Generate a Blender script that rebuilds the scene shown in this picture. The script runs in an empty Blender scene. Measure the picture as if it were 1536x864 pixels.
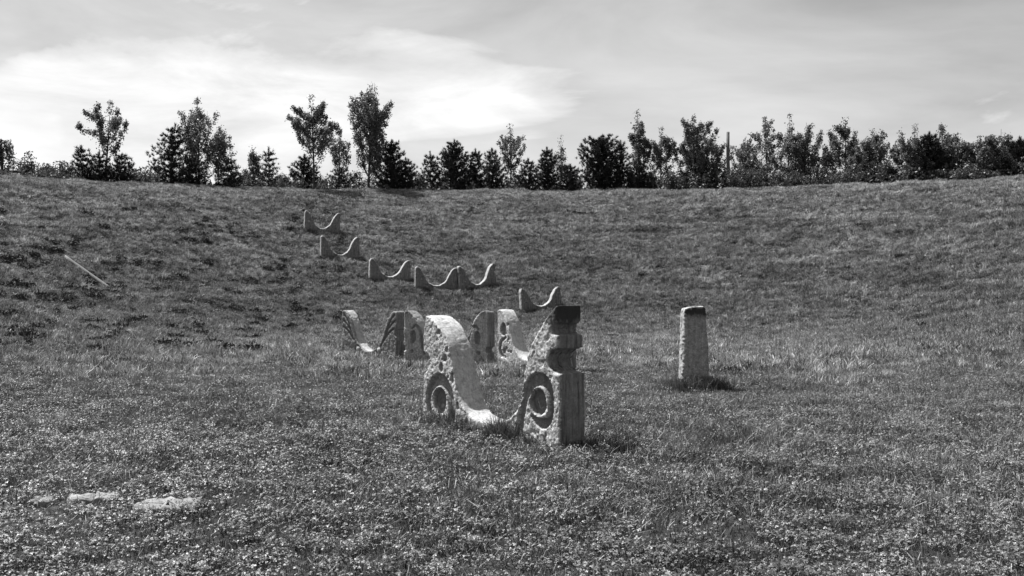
import bpy, math, random
import numpy as np
from mathutils import Vector, Matrix, Euler, noise as mnoise
from mathutils.geometry import delaunay_2d_cdt

rng = np.random.default_rng(7)
random.seed(7)
S = bpy.context.scene
C = S.collection

# ------------------------------------------------------------------ camera
F_PX = 1400.0            # focal length in pixels of the 1536x864 photograph
HORIZON = 462.0
EYE = 1.6
PITCH = math.atan((HORIZON - 432.0) / F_PX)
cam_d = bpy.data.cameras.new('camera')
cam = bpy.data.objects.new('camera', cam_d); C.objects.link(cam)
cam_d.sensor_width = 36.0
cam_d.lens = 36.0 * F_PX / 1536.0
cam_d.clip_end = 6000
cam.location = (0, 0, EYE)
cam.rotation_euler = (math.pi / 2 + PITCH, 0, 0)
S.camera = cam
S.render.resolution_x, S.render.resolution_y = 1024, 576

# ------------------------------------------------------------------ sky and sun
SUN_AZ, SUN_EL = math.radians(-54), math.radians(61)     # clockwise from +Y
SUN_DIR = Vector((math.sin(SUN_AZ) * math.cos(SUN_EL), math.cos(SUN_AZ) * math.cos(SUN_EL), math.sin(SUN_EL)))
W = bpy.data.worlds.new('World'); S.world = W; W.use_nodes = True
nt = W.node_tree; nt.nodes.clear()
def nn(t, typ, **kw):
    n = t.nodes.new(typ)
    for k, v in kw.items(): setattr(n, k, v)
    return n
def math_node(t, op, a, b=None, clamp=False):
    n = nn(t, 'ShaderNodeMath', operation=op, use_clamp=clamp)
    for i, v in enumerate((a, b)):
        if v is None: continue
        if isinstance(v, (int, float)): n.inputs[i].default_value = v
        else: t.links.new(v, n.inputs[i])
    return n.outputs[0]
def ramp(t, fac, stops, interp='LINEAR'):
    n = nn(t, 'ShaderNodeValToRGB'); n.color_ramp.interpolation = interp
    els = n.color_ramp.elements
    while len(els) < len(stops): els.new(0.5)
    for e, (p, v) in zip(els, stops): e.position = p; e.color = (v, v, v, 1)
    t.links.new(fac, n.inputs[0]); return n.outputs[0]
def mixv(t, fac, a, b):
    n = nn(t, 'ShaderNodeMix', data_type='FLOAT')
    for i, v in ((0, fac), (2, a), (3, b)):
        if isinstance(v, (int, float)): n.inputs[i].default_value = v
        else: t.links.new(v, n.inputs[i])
    return n.outputs[0]
sky = nn(nt, 'ShaderNodeTexSky', sky_type='NISHITA', sun_disc=False)
sky.sun_elevation = SUN_EL; sky.sun_rotation = SUN_AZ % (2 * math.pi)
sky.dust_density = 3.0; sky.air_density = 1.0; sky.altitude = 100
sep = nn(nt, 'ShaderNodeSeparateColor'); nt.links.new(sky.outputs[0], sep.inputs[0])
# black-and-white film behind a yellow filter: little blue
mono = math_node(nt, 'ADD', math_node(nt, 'MULTIPLY', sep.outputs[0], 0.75),
                 math_node(nt, 'ADD', math_node(nt, 'MULTIPLY', sep.outputs[1], 0.22), math_node(nt, 'MULTIPLY', sep.outputs[2], 0.03)))
CLOUD_LUM, SKY_STR, HAZE_LUM, HAZE_TOP, CLOUD_SEED = 7.6, 0.060, 3.7, 0.5, 1.9
BANKS = [(-.50, .245, .10, .03, .26), (-.31, .24, .15, .04, .26), (-.36, .18, .25, .03, .10), (-.03, .215, .11, .028, .34), (-.09, .285, .14, .02, .16), (-.5, .11, .3, .05, .18)]
tc = nn(nt, 'ShaderNodeTexCoord')
sx = nn(nt, 'ShaderNodeSeparateXYZ'); nt.links.new(tc.outputs['Generated'], sx.inputs[0])
# summer haze brightens the sky towards the horizon all round; banks of cloud float in it
up_ = math_node(nt, 'MAXIMUM', sx.outputs[2], 0.0)
haze_f = math_node(nt, 'POWER', math_node(nt, 'SUBTRACT', 1.0, math_node(nt, 'MINIMUM', math_node(nt, 'DIVIDE', up_, HAZE_TOP), 1.0)), 1.15)
mono = math_node(nt, 'ADD', mono, math_node(nt, 'MULTIPLY', haze_f, HAZE_LUM))
mp = nn(nt, 'ShaderNodeMapping'); nt.links.new(tc.outputs['Generated'], mp.inputs[0])
mp.inputs['Scale'].default_value = (1.0, 1.0, 3.4); mp.inputs['Location'].default_value = (CLOUD_SEED, 0.4 * CLOUD_SEED, 0.0)
n1 = nn(nt, 'ShaderNodeTexNoise'); n1.inputs['Scale'].default_value = 2.0; n1.inputs['Detail'].default_value = 9; n1.inputs['Roughness'].default_value = 0.56; n1.inputs['Distortion'].default_value = 0.5
nt.links.new(mp.outputs[0], n1.inputs['Vector'])
def noise_w(sc, det, ro):
    n = nn(nt, 'ShaderNodeTexNoise'); n.inputs['Scale'].default_value = sc; n.inputs['Detail'].default_value = det; n.inputs['Roughness'].default_value = ro; n.inputs['Distortion'].default_value = .4
    nt.links.new(mp.outputs[0], n.inputs['Vector']); return n.outputs[0]
# where the banks lie: (direction x/y, elevation z/y, half sizes)
inv = math_node(nt, 'MAXIMUM', math_node(nt, 'ABSOLUTE', sx.outputs[1]), 0.05)
az_, el_ = math_node(nt, 'DIVIDE', sx.outputs[0], inv), math_node(nt, 'DIVIDE', up_, inv)
banks = None
for a0, e0, sa, se, k_ in BANKS:
    qa = math_node(nt, 'POWER', math_node(nt, 'ABSOLUTE', math_node(nt, 'DIVIDE', math_node(nt, 'SUBTRACT', az_, a0), sa)), 2.0)
    qe = math_node(nt, 'POWER', math_node(nt, 'ABSOLUTE', math_node(nt, 'DIVIDE', math_node(nt, 'SUBTRACT', el_, e0), se)), 2.0)
    gq = math_node(nt, 'MULTIPLY', math_node(nt, 'EXPONENT', math_node(nt, 'MULTIPLY', math_node(nt, 'ADD', qa, qe), -1.0)), k_)
    banks = gq if banks is None else math_node(nt, 'ADD', banks, gq)
cloud = ramp(nt, math_node(nt, 'ADD', math_node(nt, 'MULTIPLY', math_node(nt, 'SUBTRACT', n1.outputs[0], .5), 1.5), banks), [(0.17, 0.0), (0.22, 0.45), (0.36, 1.0)], 'LINEAR')
n2 = noise_w(6.0, 8, .62); n3 = noise_w(3.2, 6, .55)
mono = math_node(nt, 'MULTIPLY', mono, ramp(nt, n3, [(0.30, .80), (0.70, 1.22)]))
lum = mixv(nt, cloud, mono, math_node(nt, 'MULTIPLY', ramp(nt, n2, [(0.32, .78), (0.62, 1.05)]), CLOUD_LUM))
bg = nn(nt, 'ShaderNodeBackground'); bg.inputs[1].default_value = SKY_STR
nt.links.new(lum, bg.inputs[0])
wo = nn(nt, 'ShaderNodeOutputWorld'); nt.links.new(bg.outputs[0], wo.inputs[0])

sun_d = bpy.data.lights.new('sun', 'SUN'); sun_d.energy = 5.0; sun_d.angle = math.radians(0.53); sun_d.color = (1, 1, 1)
sun = bpy.data.objects.new('sun', sun_d); C.objects.link(sun)
sun.rotation_euler = SUN_DIR.to_track_quat('Z', 'Y').to_euler(); sun.location = SUN_DIR * 60
S.view_settings.view_transform = 'Standard'; S.view_settings.look = 'None'
S.view_settings.exposure = 1.1; S.view_settings.gamma = 1.0; S.view_settings.use_curve_mapping = False

# ------------------------------------------------------------------ helpers
def tag(o, label=None, cat=None, group=None, kind=None):
    if label: o['label'] = label
    if cat: o['category'] = cat
    if group: o['group'] = group
    if kind: o['kind'] = kind
    return o
def link(name, me, parent=None, mat=None):
    o = bpy.data.objects.new(name, me); C.objects.link(o)
    if mat is not None: me.materials.append(mat)
    if parent is not None: o.parent = parent
    return o
def empty(name, loc=(0, 0, 0), rz=0):
    o = bpy.data.objects.new(name, None); C.objects.link(o); o.empty_display_size = 0.2
    o.location = loc; o.rotation_euler = (0, 0, rz); return o
def mesh_np(name, V, faces_flat, nper, attrs=None, smooth=False):
    """V (n,3); faces_flat: flat index array; nper: loops per face (int)"""
    me = bpy.data.meshes.new(name)
    V = np.asarray(V, np.float32); fi = np.asarray(faces_flat, np.int32).ravel(); nf = len(fi) // nper
    me.vertices.add(len(V)); me.vertices.foreach_set('co', V.ravel())
    me.loops.add(len(fi)); me.loops.foreach_set('vertex_index', fi)
    me.polygons.add(nf); me.polygons.foreach_set('loop_start', np.arange(0, nf * nper, nper, dtype=np.int32))
    me.polygons.foreach_set('loop_total', np.full(nf, nper, np.int32))
    if smooth: me.polygons.foreach_set('use_smooth', np.ones(nf, bool))
    for k, a in (attrs or {}).items():
        at = me.attributes.new(k, 'FLOAT', 'POINT'); at.data.foreach_set('value', np.asarray(a, np.float32))
    me.update(calc_edges=True); return me

# ------------------------------------------------------------------ terrain shape: a long grass bowl, open behind the camera
_pr = np.array([0, 8, 12, 16, 20, 25, 30, 35, 40, 44, 48, 52, 60, 5000.])
_pz = np.array([0, .01, .18, .65, 1.45, 3.15, 5.45, 7.9, 10.2, 11.75, 12.65, 12.8, 12.7, 12.7])
_rr = np.linspace(0, 80, 1601); _zz = np.interp(_rr, _pr, _pz)
_k = np.hanning(81); _k /= _k.sum(); _zz = np.convolve(np.pad(_zz, 40, mode='edge'), _k, 'valid'); _zz -= _zz[0]
def H(x, y):
    x = np.asarray(x, float); y = np.asarray(y, float)
    dy = np.maximum(y - 40, 0); r = np.hypot(x, dy)
    ang = np.arctan2(np.abs(x), np.maximum(dy, 1e-6))
    fac = 1 - 0.10 * np.minimum((ang / math.radians(52)) ** 1.5, 1.6)
    z = np.interp(r, _rr, _zz) * fac
    s = np.clip((r - 14) / 12, 0, 1)
    lump = 0.10 * np.sin(x * .55 + 1.3 * np.sin(y * .21)) * np.sin(y * .47 + 2) + 0.06 * np.sin(x * 1.3 + y * .8) * np.sin(y * 1.1 - x * .6)
    lump = lump + .03 * np.sin(r * 3.1 + 1.5 * np.sin(y * .23) + np.sin(x * .31)) * np.clip((46 - r) / 6, 0, 1)
    fl = 0.025 * np.sin(x * 1.1 + .7 * np.sin(y * .9)) * np.sin(y * .8 + 1) + 0.012 * np.sin(x * 3.1 + y) * np.sin(y * 2.7 - x)
    return z + s * lump + (1 - .6 * s) * fl * np.clip(np.hypot(x, y) / 3 - .3, 0, 1)
def Hn(x, y):
    e = .25
    gx = (H(x + e, y) - H(x - e, y)) / (2 * e); gy = (H(x, y + e) - H(x, y - e)) / (2 * e)
    return np.stack([-gx, -gy, np.ones_like(gx)], -1)
CAMZ = EYE + float(H(0, 0)); cam.location.z = CAMZ
cp, sp = math.cos(PITCH), math.sin(PITCH)
def ray(px, py):
    a, b = (px - 768) / F_PX, (432 - py) / F_PX
    d = np.array([a, cp - b * sp, sp + b * cp]); return d / d[1]        # per metre of depth
def on_ground(px, py, d0=3.0, d1=140.0):
    d = ray(px, py); t = np.arange(d0, d1, .02)
    hit = np.nonzero(CAMZ + d[2] * t <= H(d[0] * t, t))[0]
    t = t[hit[0]]; return np.array([d[0] * t, t, float(H(d[0] * t, t))])
def crest(px):
    d = ray(px, 400); t = np.arange(60, 105, .1)
    q = (H(d[0] * t, t) - CAMZ) / t; return t[np.argmax(q)]
def smooth_noise(P, sc, seed=0, oct=3):
    return np.array([mnoise.fractal(Vector((p[0] * sc + seed, p[1] * sc, p[2] * sc)), 1.0, 2.0, oct) for p in P])

# ------------------------------------------------------------------ materials
def new_mat(name):
    m = bpy.data.materials.new(name); m.use_nodes = True; t = m.node_tree; t.nodes.clear()
    out = nn(t, 'ShaderNodeOutputMaterial'); return m, t, out
def noise_n(t, vec, scale, detail=4, rough=.55, dist=0):
    n = nn(t, 'ShaderNodeTexNoise'); n.inputs['Scale'].default_value = scale; n.inputs['Detail'].default_value = detail
    n.inputs['Roughness'].default_value = rough; n.inputs['Distortion'].default_value = dist
    if vec is not None: t.links.new(vec, n.inputs['Vector'])
    return n.outputs[0]
def attr(t, name): 
    n = nn(t, 'ShaderNodeAttribute', attribute_name=name); return n.outputs['Fac']
def leaf_mat(name, base, var=0.5, transl=.3, rough=.5, patch=0.0, spec=.35):
    m, t, out = new_mat(name)
    tone = attr(t, 'tone')
    val = math_node(t, 'MULTIPLY', math_node(t, 'ADD', math_node(t, 'MULTIPLY', tone, 2 * var), 1 - var), base)
    if patch:
        g = nn(t, 'ShaderNodeNewGeometry')
        big = noise_n(t, g.outputs['Position'], .33, 3, .6); mid = noise_n(t, g.outputs['Position'], 1.3, 3, .6)
        sp3 = nn(t, 'ShaderNodeSeparateXYZ'); t.links.new(g.outputs['Position'], sp3.inputs[0])
        dyy = math_node(t, 'MAXIMUM', math_node(t, 'SUBTRACT', sp3.outputs[1], 40.0), 0.0)
        rho = math_node(t, 'SQRT', math_node(t, 'ADD', math_node(t, 'POWER', math_node(t, 'ABSOLUTE', sp3.outputs[0]), 2.0), math_node(t, 'POWER', dyy, 2.0)))
        cb = nn(t, 'ShaderNodeCombineXYZ'); t.links.new(math_node(t, 'MULTIPLY', rho, 1.25), cb.inputs[0])
        t.links.new(math_node(t, 'MULTIPLY', sp3.outputs[1], .10), cb.inputs[1]); t.links.new(math_node(t, 'MULTIPLY', sp3.outputs[0], .10), cb.inputs[2])
        row = ramp(t, noise_n(t, cb.outputs[0], 1.0, 4, .6), [(.34, .72), (.64, 1.22)])     # rows left by mowing along the contour
        on_bank = ramp(t, math_node(t, 'DIVIDE', rho, 40.0), [(.28, 0), (.5, 1)])
        val = math_node(t, 'MULTIPLY', val, mixv(t, on_bank, 1.0, row))
        # turf darker on the foot of the bank, paler towards the rim
        foot_tone = ramp(t, math_node(t, 'ADD', math_node(t, 'DIVIDE', rho, 50.0), math_node(t, 'MULTIPLY', math_node(t, 'SUBTRACT', big, .5), .25)), [(.20, 1.0), (.30, .80), (.42, .72), (.62, .88), (.92, 1.05)])
        val = math_node(t, 'MULTIPLY', val, foot_tone)
        f = math_node(t, 'ADD', ramp(t, big, [(.34, 0), (.66, 1)]), ramp(t, mid, [(.33, 0), (.67, 1)]))
        val = math_node(t, 'MULTIPLY', val, math_node(t, 'ADD', math_node(t, 'MULTIPLY', f, patch), 1 - patch))
    p = nn(t, 'ShaderNodeBsdfPrincipled'); p.inputs['Roughness'].default_value = rough; p.inputs['Specular IOR Level'].default_value = spec
    t.links.new(val, p.inputs['Base Color'])
    tr = nn(t, 'ShaderNodeBsdfTranslucent'); t.links.new(val, tr.inputs[0])
    mx = nn(t, 'ShaderNodeMixShader'); mx.inputs[0].default_value = transl
    t.links.new(p.outputs[0], mx.inputs[1]); t.links.new(tr.outputs[0], mx.inputs[2]); t.links.new(mx.outputs[0], out.inputs[0])
    return m
def ground_mat():
    m, t, out = new_mat('meadow_soil')
    g = nn(t, 'ShaderNodeNewGeometry'); P = g.outputs['Position']
    fine = noise_n(t, P, 9, 8, .75); big = noise_n(t, P, .3, 4, .6)
    v = math_node(t, 'MULTIPLY', ramp(t, fine, [(.32, .012), (.5, .04), (.7, .09)]), ramp(t, big, [(.3, .6), (.7, 1.25)]))
    p = nn(t, 'ShaderNodeBsdfPrincipled'); p.inputs['Roughness'].default_value = .95; p.inputs['Specular IOR Level'].default_value = .1
    t.links.new(v, p.inputs['Base Color'])
    b = nn(t, 'ShaderNodeBump'); b.inputs['Strength'].default_value = .9; b.inputs['Distance'].default_value = .12
    t.links.new(noise_n(t, P, 6, 8, .7), b.inputs['Height']); t.links.new(b.outputs[0], p.inputs['Normal'])
    t.links.new(p.outputs[0], out.inputs[0]); return m
def stone_mat(name, base=.5, mott=1.0, seed=0.0, bump=.5):
    """weathered sandstone; 'lichen' says where crusts have grown, 'crust' holds black film and painted shade, 'carve' marks cut grooves"""
    m, t, out = new_mat(name)
    tcn = nn(t, 'ShaderNodeTexCoord'); mpn = nn(t, 'ShaderNodeMapping'); mpn.inputs['Location'].default_value = (seed, seed * .7, 0)
    t.links.new(tcn.outputs['Object'], mpn.inputs[0]); P = mpn.outputs[0]
    big = noise_n(t, P, 2.2, 5, .6); mid = noise_n(t, P, 13, 6, .7, .6); spk = noise_n(t, P, 38, 4, .7)
    stretch = nn(t, 'ShaderNodeMapping'); stretch.inputs['Scale'].default_value = (22, 22, 1.6); t.links.new(P, stretch.inputs[0])
    streak = noise_n(t, stretch.outputs[0], 1.0, 4, .6)
    v = math_node(t, 'MULTIPLY', ramp(t, big, [(.3, base * .72), (.7, base * 1.12)]), ramp(t, streak, [(.32, .72), (.60, 1.08)]))
    li = attr(t, 'lichen')
    pale = math_node(t, 'MULTIPLY', ramp(t, mid, [(.50, 0), (.58, 1)]), li)
    v = mixv(t, pale, v, min(.68, base * 1.4))
    dark = math_node(t, 'MULTIPLY', math_node(t, 'MULTIPLY', ramp(t, noise_n(t, P, 21, 5, .75, .8), [(.50, 0), (.60, 1)]), math_node(t, 'ADD', math_node(t, 'MULTIPLY', li, .62), .12)), mott)
    v = mixv(t, dark, v, base * .22)
    v = math_node(t, 'MULTIPLY', v, ramp(t, spk, [(.3, .8), (.7, 1.12)]))
    cr = attr(t, 'crust_shade')
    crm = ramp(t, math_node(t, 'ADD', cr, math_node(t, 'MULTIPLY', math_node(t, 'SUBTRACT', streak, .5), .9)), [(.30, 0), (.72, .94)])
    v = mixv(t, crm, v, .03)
    v = mixv(t, attr(t, 'carve'), v, base * .3)
    p = nn(t, 'ShaderNodeBsdfPrincipled'); p.inputs['Roughness'].default_value = .9; p.inputs['Specular IOR Level'].default_value = .2
    t.links.new(v, p.inputs['Base Color'])
    hsum = math_node(t, 'ADD', math_node(t, 'MULTIPLY', mid, math_node(t, 'ADD', math_node(t, 'MULTIPLY', li, .8), .2)), math_node(t, 'MULTIPLY', spk, .35))
    b = nn(t, 'ShaderNodeBump'); b.inputs['Strength'].default_value = bump; b.inputs['Distance'].default_value = .02
    t.links.new(hsum, b.inputs['Height']); t.links.new(b.outputs[0], p.inputs['Normal'])
    t.links.new(p.outputs[0], out.inputs[0]); return m
def plain_mat(name, base, scale=8, var=.35, stretch=(1, 1, 1), bump=.4):
    m, t, out = new_mat(name)
    tcn = nn(t, 'ShaderNodeTexCoord'); mpn = nn(t, 'ShaderNodeMapping'); mpn.inputs['Scale'].default_value = stretch
    t.links.new(tcn.outputs['Object'], mpn.inputs[0])
    n = noise_n(t, mpn.outputs[0], scale, 6, .65)
    p = nn(t, 'ShaderNodeBsdfPrincipled'); p.inputs['Roughness'].default_value = .85; p.inputs['Specular IOR Level'].default_value = .2
    t.links.new(ramp(t, n, [(.3, base * (1 - var)), (.7, base * (1 + var))]), p.inputs['Base Color'])
    b = nn(t, 'ShaderNodeBump'); b.inputs['Strength'].default_value = bump; b.inputs['Distance'].default_value = .02
    t.links.new(n, b.inputs['Height']); t.links.new(b.outputs[0], p.inputs['Normal'])
    t.links.new(p.outputs[0], out.inputs[0]); return m
M_ground = ground_mat()
M_grass = leaf_mat('grass_blades', .122, .95, .10, .45, .60, .3)
M_far = leaf_mat('slope_grass_blades', .25, .95, .15, .5, .45, .3)
M_weed = leaf_mat('weed_leaves', .040, .4, .05, .7, 0, .15)
M_tall = leaf_mat('tall_grass_blades', .12, .8, .2, .45)
M_pine = leaf_mat('pine_needles', .030, .5, .05, .55, 0, .25)
M_dec = leaf_mat('broad_leaves', .12, .6, .38, .45)
M_scrub = leaf_mat('scrub_leaves', .065, .7, .3, .5)
M_bark = plain_mat('bark', .05, 6, .4, (4, 4, 1))
M_barkp = plain_mat('pole_wood', .10, 6, .4, (5, 5, .6))
M_plank = plain_mat('pale_plank_wood', .15, 5, .25, (1, 8, 8))
M_slab = plain_mat('pale_slab_stone', .18, 14, .45)
M_eye = plain_mat('dark_eye_stone', .13, 30, .3)

# ------------------------------------------------------------------ ground: one sheet out to the horizon
def axis(lo, hi, step, far, growth=1.35):
    a = list(np.arange(lo, hi + 1e-6, step)); s = step
    while a[-1] < far: s *= growth; a.append(a[-1] + s)
    s = step
    while a[0] > -far: s *= growth; a.insert(0, a[0] - s)
    return np.array(a)
gx = axis(-62, 62, .6, 2500); gy = axis(-6, 104, .6, 2500)
X, Y = np.meshgrid(gx, gy); Zg = H(X, Y)
nx, ny = len(gx), len(gy); idx = np.arange(nx * ny).reshape(ny, nx)
q = np.stack([idx[:-1, :-1], idx[:-1, 1:], idx[1:, 1:], idx[1:, :-1]], -1).reshape(-1, 4)
me = mesh_np('ground', np.stack([X, Y, Zg], -1).reshape(-1, 3), q, 4, smooth=True)
tag(link('ground', me, None, M_ground), kind='structure')

# ------------------------------------------------------------------ sculptures: horned stone slabs
def catmull(pts, n=8, closed=False):
    P = [np.array(p, float) for p in pts]; out = []
    N = len(P)
    for i in range(N - 1):
        p0 = P[i - 1] if i > 0 else 2 * P[0] - P[1]; p1, p2 = P[i], P[i + 1]; p3 = P[i + 2] if i + 2 < N else 2 * P[-1] - P[-2]
        for k in range(n):
            s = k / n
            out.append(.5 * ((2 * p1) + (-p0 + p2) * s + (2 * p0 - 5 * p1 + 4 * p2 - p3) * s * s + (-p0 + 3 * p1 - 3 * p2 + p3) * s ** 3))
    out.append(P[-1]); return np.array(out)
def resample(poly, step):
    P = np.vstack([poly, poly[:1]]); out = []
    for a, b in zip(P[:-1], P[1:]):
        L = np.linalg.norm(b - a); k = max(1, int(round(L / step)))
        if L < step * .35: continue
        for i in range(k): out.append(a + (b - a) * i / k)
    return np.array(out)
def seg_dist(P, A, B):
    ab = B - A; t = np.clip(((P[:, None] - A) * ab).sum(-1) / np.maximum((ab ** 2).sum(-1), 1e-12), 0, 1)
    d = np.linalg.norm(P[:, None] - (A + t[..., None] * ab), axis=-1); return d, t
def poly_dist(P, poly):
    out = np.full(len(P), 1e9); A = poly; B = np.roll(poly, -1, 0)
    for i in range(0, len(P), 4000): out[i:i + 4000] = seg_dist(P[i:i + 4000], A, B)[0].min(1)
    return out
def inside(P, poly):
    x, y = P[:, 0], P[:, 1]; r = np.zeros(len(P), bool); A = poly; B = np.roll(poly, -1, 0)
    for (x1, y1), (x2, y2) in zip(A, B):
        if y1 == y2: continue
        c = ((y1 > y) != (y2 > y)) & (x < (x2 - x1) * (y - y1) / (y2 - y1) + x1); r ^= c
    return r
def sstep(x): x = np.clip(x, 0, 1); return x * x * (3 - 2 * x)
def stroke(P, pts, dens=6):
    """signed distance (negative inside) to a tapering stroke given as (u, v, width)"""
    c = catmull(pts, dens); d, t = seg_dist(P, c[:-1, :2], c[1:, :2]); w = c[:-1, 2] + t * (c[1:, 2] - c[:-1, 2])
    return (d - w / 2).min(1)
def carve_depth(P, carves, soft=.012):
    D = np.zeros(len(P))
    for cv in carves:
        if cv[0] == 'stroke': s = np.concatenate([stroke(P[i:i + 4000], cv[1]) for i in range(0, len(P), 4000)])
        else:
            cu, vv, ru, rv = cv[1]; k = np.hypot((P[:, 0] - cu) / ru, (P[:, 1] - vv) / rv); s = (k - 1) * min(ru, rv)
        D = np.maximum(D, cv[2] * sstep(.5 - s / soft))
    return D
def slab_mesh(name, poly, T, carves, step, rough=.004, seed=0, back_carves=None, crust_shade=None, lich=1.0, chip=.012, lich_side=.25):
    bd = resample(np.asarray(poly, float), step); nb = len(bd)
    area2 = np.sum(bd[:, 0] * np.roll(bd[:, 1], -1) - np.roll(bd[:, 0], -1) * bd[:, 1])
    if area2 < 0: bd = bd[::-1].copy()
    lo, hi = bd.min(0), bd.max(0)
    gu, gv = np.meshgrid(np.arange(lo[0], hi[0], step), np.arange(lo[1], hi[1], step)); G = np.stack([gu.ravel(), gv.ravel()], -1)
    G += np.random.default_rng(seed).uniform(-.22, .22, G.shape) * step
    G = G[inside(G, bd)]; G = G[poly_dist(G, bd) > .6 * step]
    A = np.vstack([bd, G])
    r = delaunay_2d_cdt([Vector(p) for p in A], [], [list(range(nb))], 1, 1e-6)
    P2 = np.array([list(v) for v in r[0]]); tris = np.array([f for f in r[2] if len(f) == 3])
    omap = {}
    for j, ov in enumerate(r[3]):
        for o_ in ov: omap[o_] = j
    ring = np.array([omap[i] for i in range(nb)])
    a, b, c_ = P2[tris[:, 0]], P2[tris[:, 1]], P2[tris[:, 2]]
    cr = (b[:, 0] - a[:, 0]) * (c_[:, 1] - a[:, 1]) - (b[:, 1] - a[:, 1]) * (c_[:, 0] - a[:, 0])
    tris[cr < 0] = tris[cr < 0][:, ::-1]
    n2 = len(P2); sd = poly_dist(P2, bd)
    nz = smooth_noise(np.c_[P2, np.zeros(n2)], 5.0, seed, 4); nf = smooth_noise(np.c_[P2, np.zeros(n2)], 26.0, seed + 9, 2)
    pit = sstep((smooth_noise(np.c_[P2, np.zeros(n2)], 10.0, seed + 5, 3) - .22) / .25) * rough * 1.5
    dep = carve_depth(P2, carves)
    edge = np.clip(1 - sd / (chip * 1.8), 0, 1) ** 2 * chip * np.clip(1 + 1.1 * nz + .5 * nf, .2, 2.2)
    yf = -T / 2 + dep + edge + pit * (sd > .02) + rough * (1.3 * nz + 1.0 * nf)
    depb = carve_depth(P2, back_carves or []); yb = T / 2 - depb - edge - rough * (1.3 * nz - nf)
    V = [np.c_[P2[:, 0], yf, P2[:, 1]], np.c_[P2[:, 0], yb, P2[:, 1]]]
    lichen = [np.full(n2, lich), np.full(n2, lich)]; carve = [sstep(dep / .02) * .65, sstep(depb / .02) * .65]
    faces = [tris, (tris + n2)[:, ::-1]]
    # sides: rings between the two faces
    nr = max(3, int(T / max(step, .02))) ; nr = min(nr, 14); rings = [ring]
    tang = np.roll(bd, -1, 0) - np.roll(bd, 1, 0); nrm = np.c_[tang[:, 1], -tang[:, 0]]; nrm /= np.linalg.norm(nrm, axis=1)[:, None] + 1e-9
    base = 2 * n2
    for k in range(1, nr):
        s = k / nr; yy = yf[ring] * (1 - s) + yb[ring] * s
        e = smooth_noise(np.c_[bd, yy], 7.0, seed + 3, 4) - .9 * np.clip(smooth_noise(np.c_[bd, yy], 14.0, seed + 6, 3) - .25, 0, 1) * 2.2
        bul = chip * .5 * min(1, 4 * min(s, 1 - s))
        pp = bd + nrm * (bul + rough * 1.4 * e)[:, None]
        V.append(np.c_[pp[:, 0], yy, pp[:, 1]]); lichen.append(np.full(nb, lich_side)); carve.append(np.zeros(nb))
        rings.append(np.arange(base, base + nb)); base += nb
    rings.append(ring + n2)
    for r0, r1 in zip(rings[:-1], rings[1:]):
        r0n, r1n = np.roll(r0, -1), np.roll(r1, -1)
        faces += [np.stack([r0, r1, r1n], -1), np.stack([r0, r1n, r0n], -1)]
    V = np.vstack(V); lichen = np.concatenate(lichen); carve = np.concatenate(carve)
    cru = crust_shade(V) if crust_shade else np.zeros(len(V))
    me = mesh_np(name, V, np.vstack(faces), 3, {'lichen': lichen, 'carve': carve, 'crust_shade': cru}, smooth=True)
    me.update(); return me
def disc_mesh(name, ru, rv, depth, n=20):
    V = [(0, -depth, 0)]; Fc = []
    for k, (s, d) in enumerate(((.55, depth * .85), (.9, depth * .35), (1.0, -.02))):
        for i in range(n): a = 2 * math.pi * i / n; V.append((ru * s * math.cos(a), -d, rv * s * math.sin(a)))
    for i in range(n): Fc.append((0, 1 + i, 1 + (i + 1) % n))
    for k in range(2):
        for i in range(n):
            p, q_ = 1 + k * n + i, 1 + k * n + (i + 1) % n; Fc += [(p, p + n, q_ + n), (p, q_ + n, q_)]
    return mesh_np(name, V, Fc, 3, smooth=True)

def u_profile(Wd, Ht, bites=(), vbase=-.12, floor=.15):
    half = [(0.0, .90), (.006, .965), (.03, 1.0), (.072, .98), (.115, .91), (.155, .81), (.192, .68), (.225, .54), (.258, .40), (.305, .28), (.365, .20), (.43, floor + .015), (.5, floor)]
    c = catmull(half, 6); L = np.c_[(c[:, 0] - .5) * Wd, c[:, 1] * Ht]
    R = L[::-1].copy(); R[:, 0] *= -1
    def outer(side):   # from the horn tip down to the base, with round bites
        pts = [(0, .90 * Ht)]
        for v0, r in sorted(bites, reverse=True):
            for k in range(0, 11):
                a = math.pi / 2 - math.pi * k / 10; pts.append((r * .85 * math.cos(a), v0 * Ht + r * math.sin(a)))
        pts += [(0, .3 * Ht), (0, vbase)] if not bites or min(b[0] for b in bites) > .35 else [(0, vbase)]
        return np.array([((-Wd / 2 + p[0]) * -side, p[1]) for p in pts])
    return np.vstack([L, R[1:], outer(1)[1:], outer(-1)[::-1][:-1]])

# ---- the carved head in front: outlines measured on the photograph, put on its real face plane
YAW = math.radians(54); PR = np.array([75 / F_PX * 10.55, 10.55])
UD = np.array([math.cos(YAW), -math.sin(YAW)]); NB = np.array([math.sin(YAW), math.cos(YAW)]); T0 = .386
def face_uv(px, py):
    d = ray(px, py); A = np.array([[UD[0], -d[0]], [UD[1], -1.0]])
    u, depth = np.linalg.solve(A, -PR)     # PR + u*UD = depth*(d0,1)
    return np.array([u, CAMZ + depth * d[2]])
def z1(X, Y): return face_uv(600 + X / 3.084, 440 + Y / 3.084)
def z6(X, Y): return face_uv(740 + X / 3.456, 440 + Y / 3.456)
def zs(X, Y, w): 
    p = z1(X, Y); return (p[0], p[1], w)
inner_l = [z1(*p) for p in ((118, 104), (150, 122), (185, 168), (213, 228), (233, 300), (248, 370), (263, 440), (281, 500), (306, 555), (345, 598), (400, 617))]
inner_r = [z6(*p) for p in ((20, 690), (60, 664), (98, 630), (125, 590), (142, 530), (150, 470), (160, 400), (178, 320), (205, 245), (235, 185), (275, 130), (318, 66))]
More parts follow.
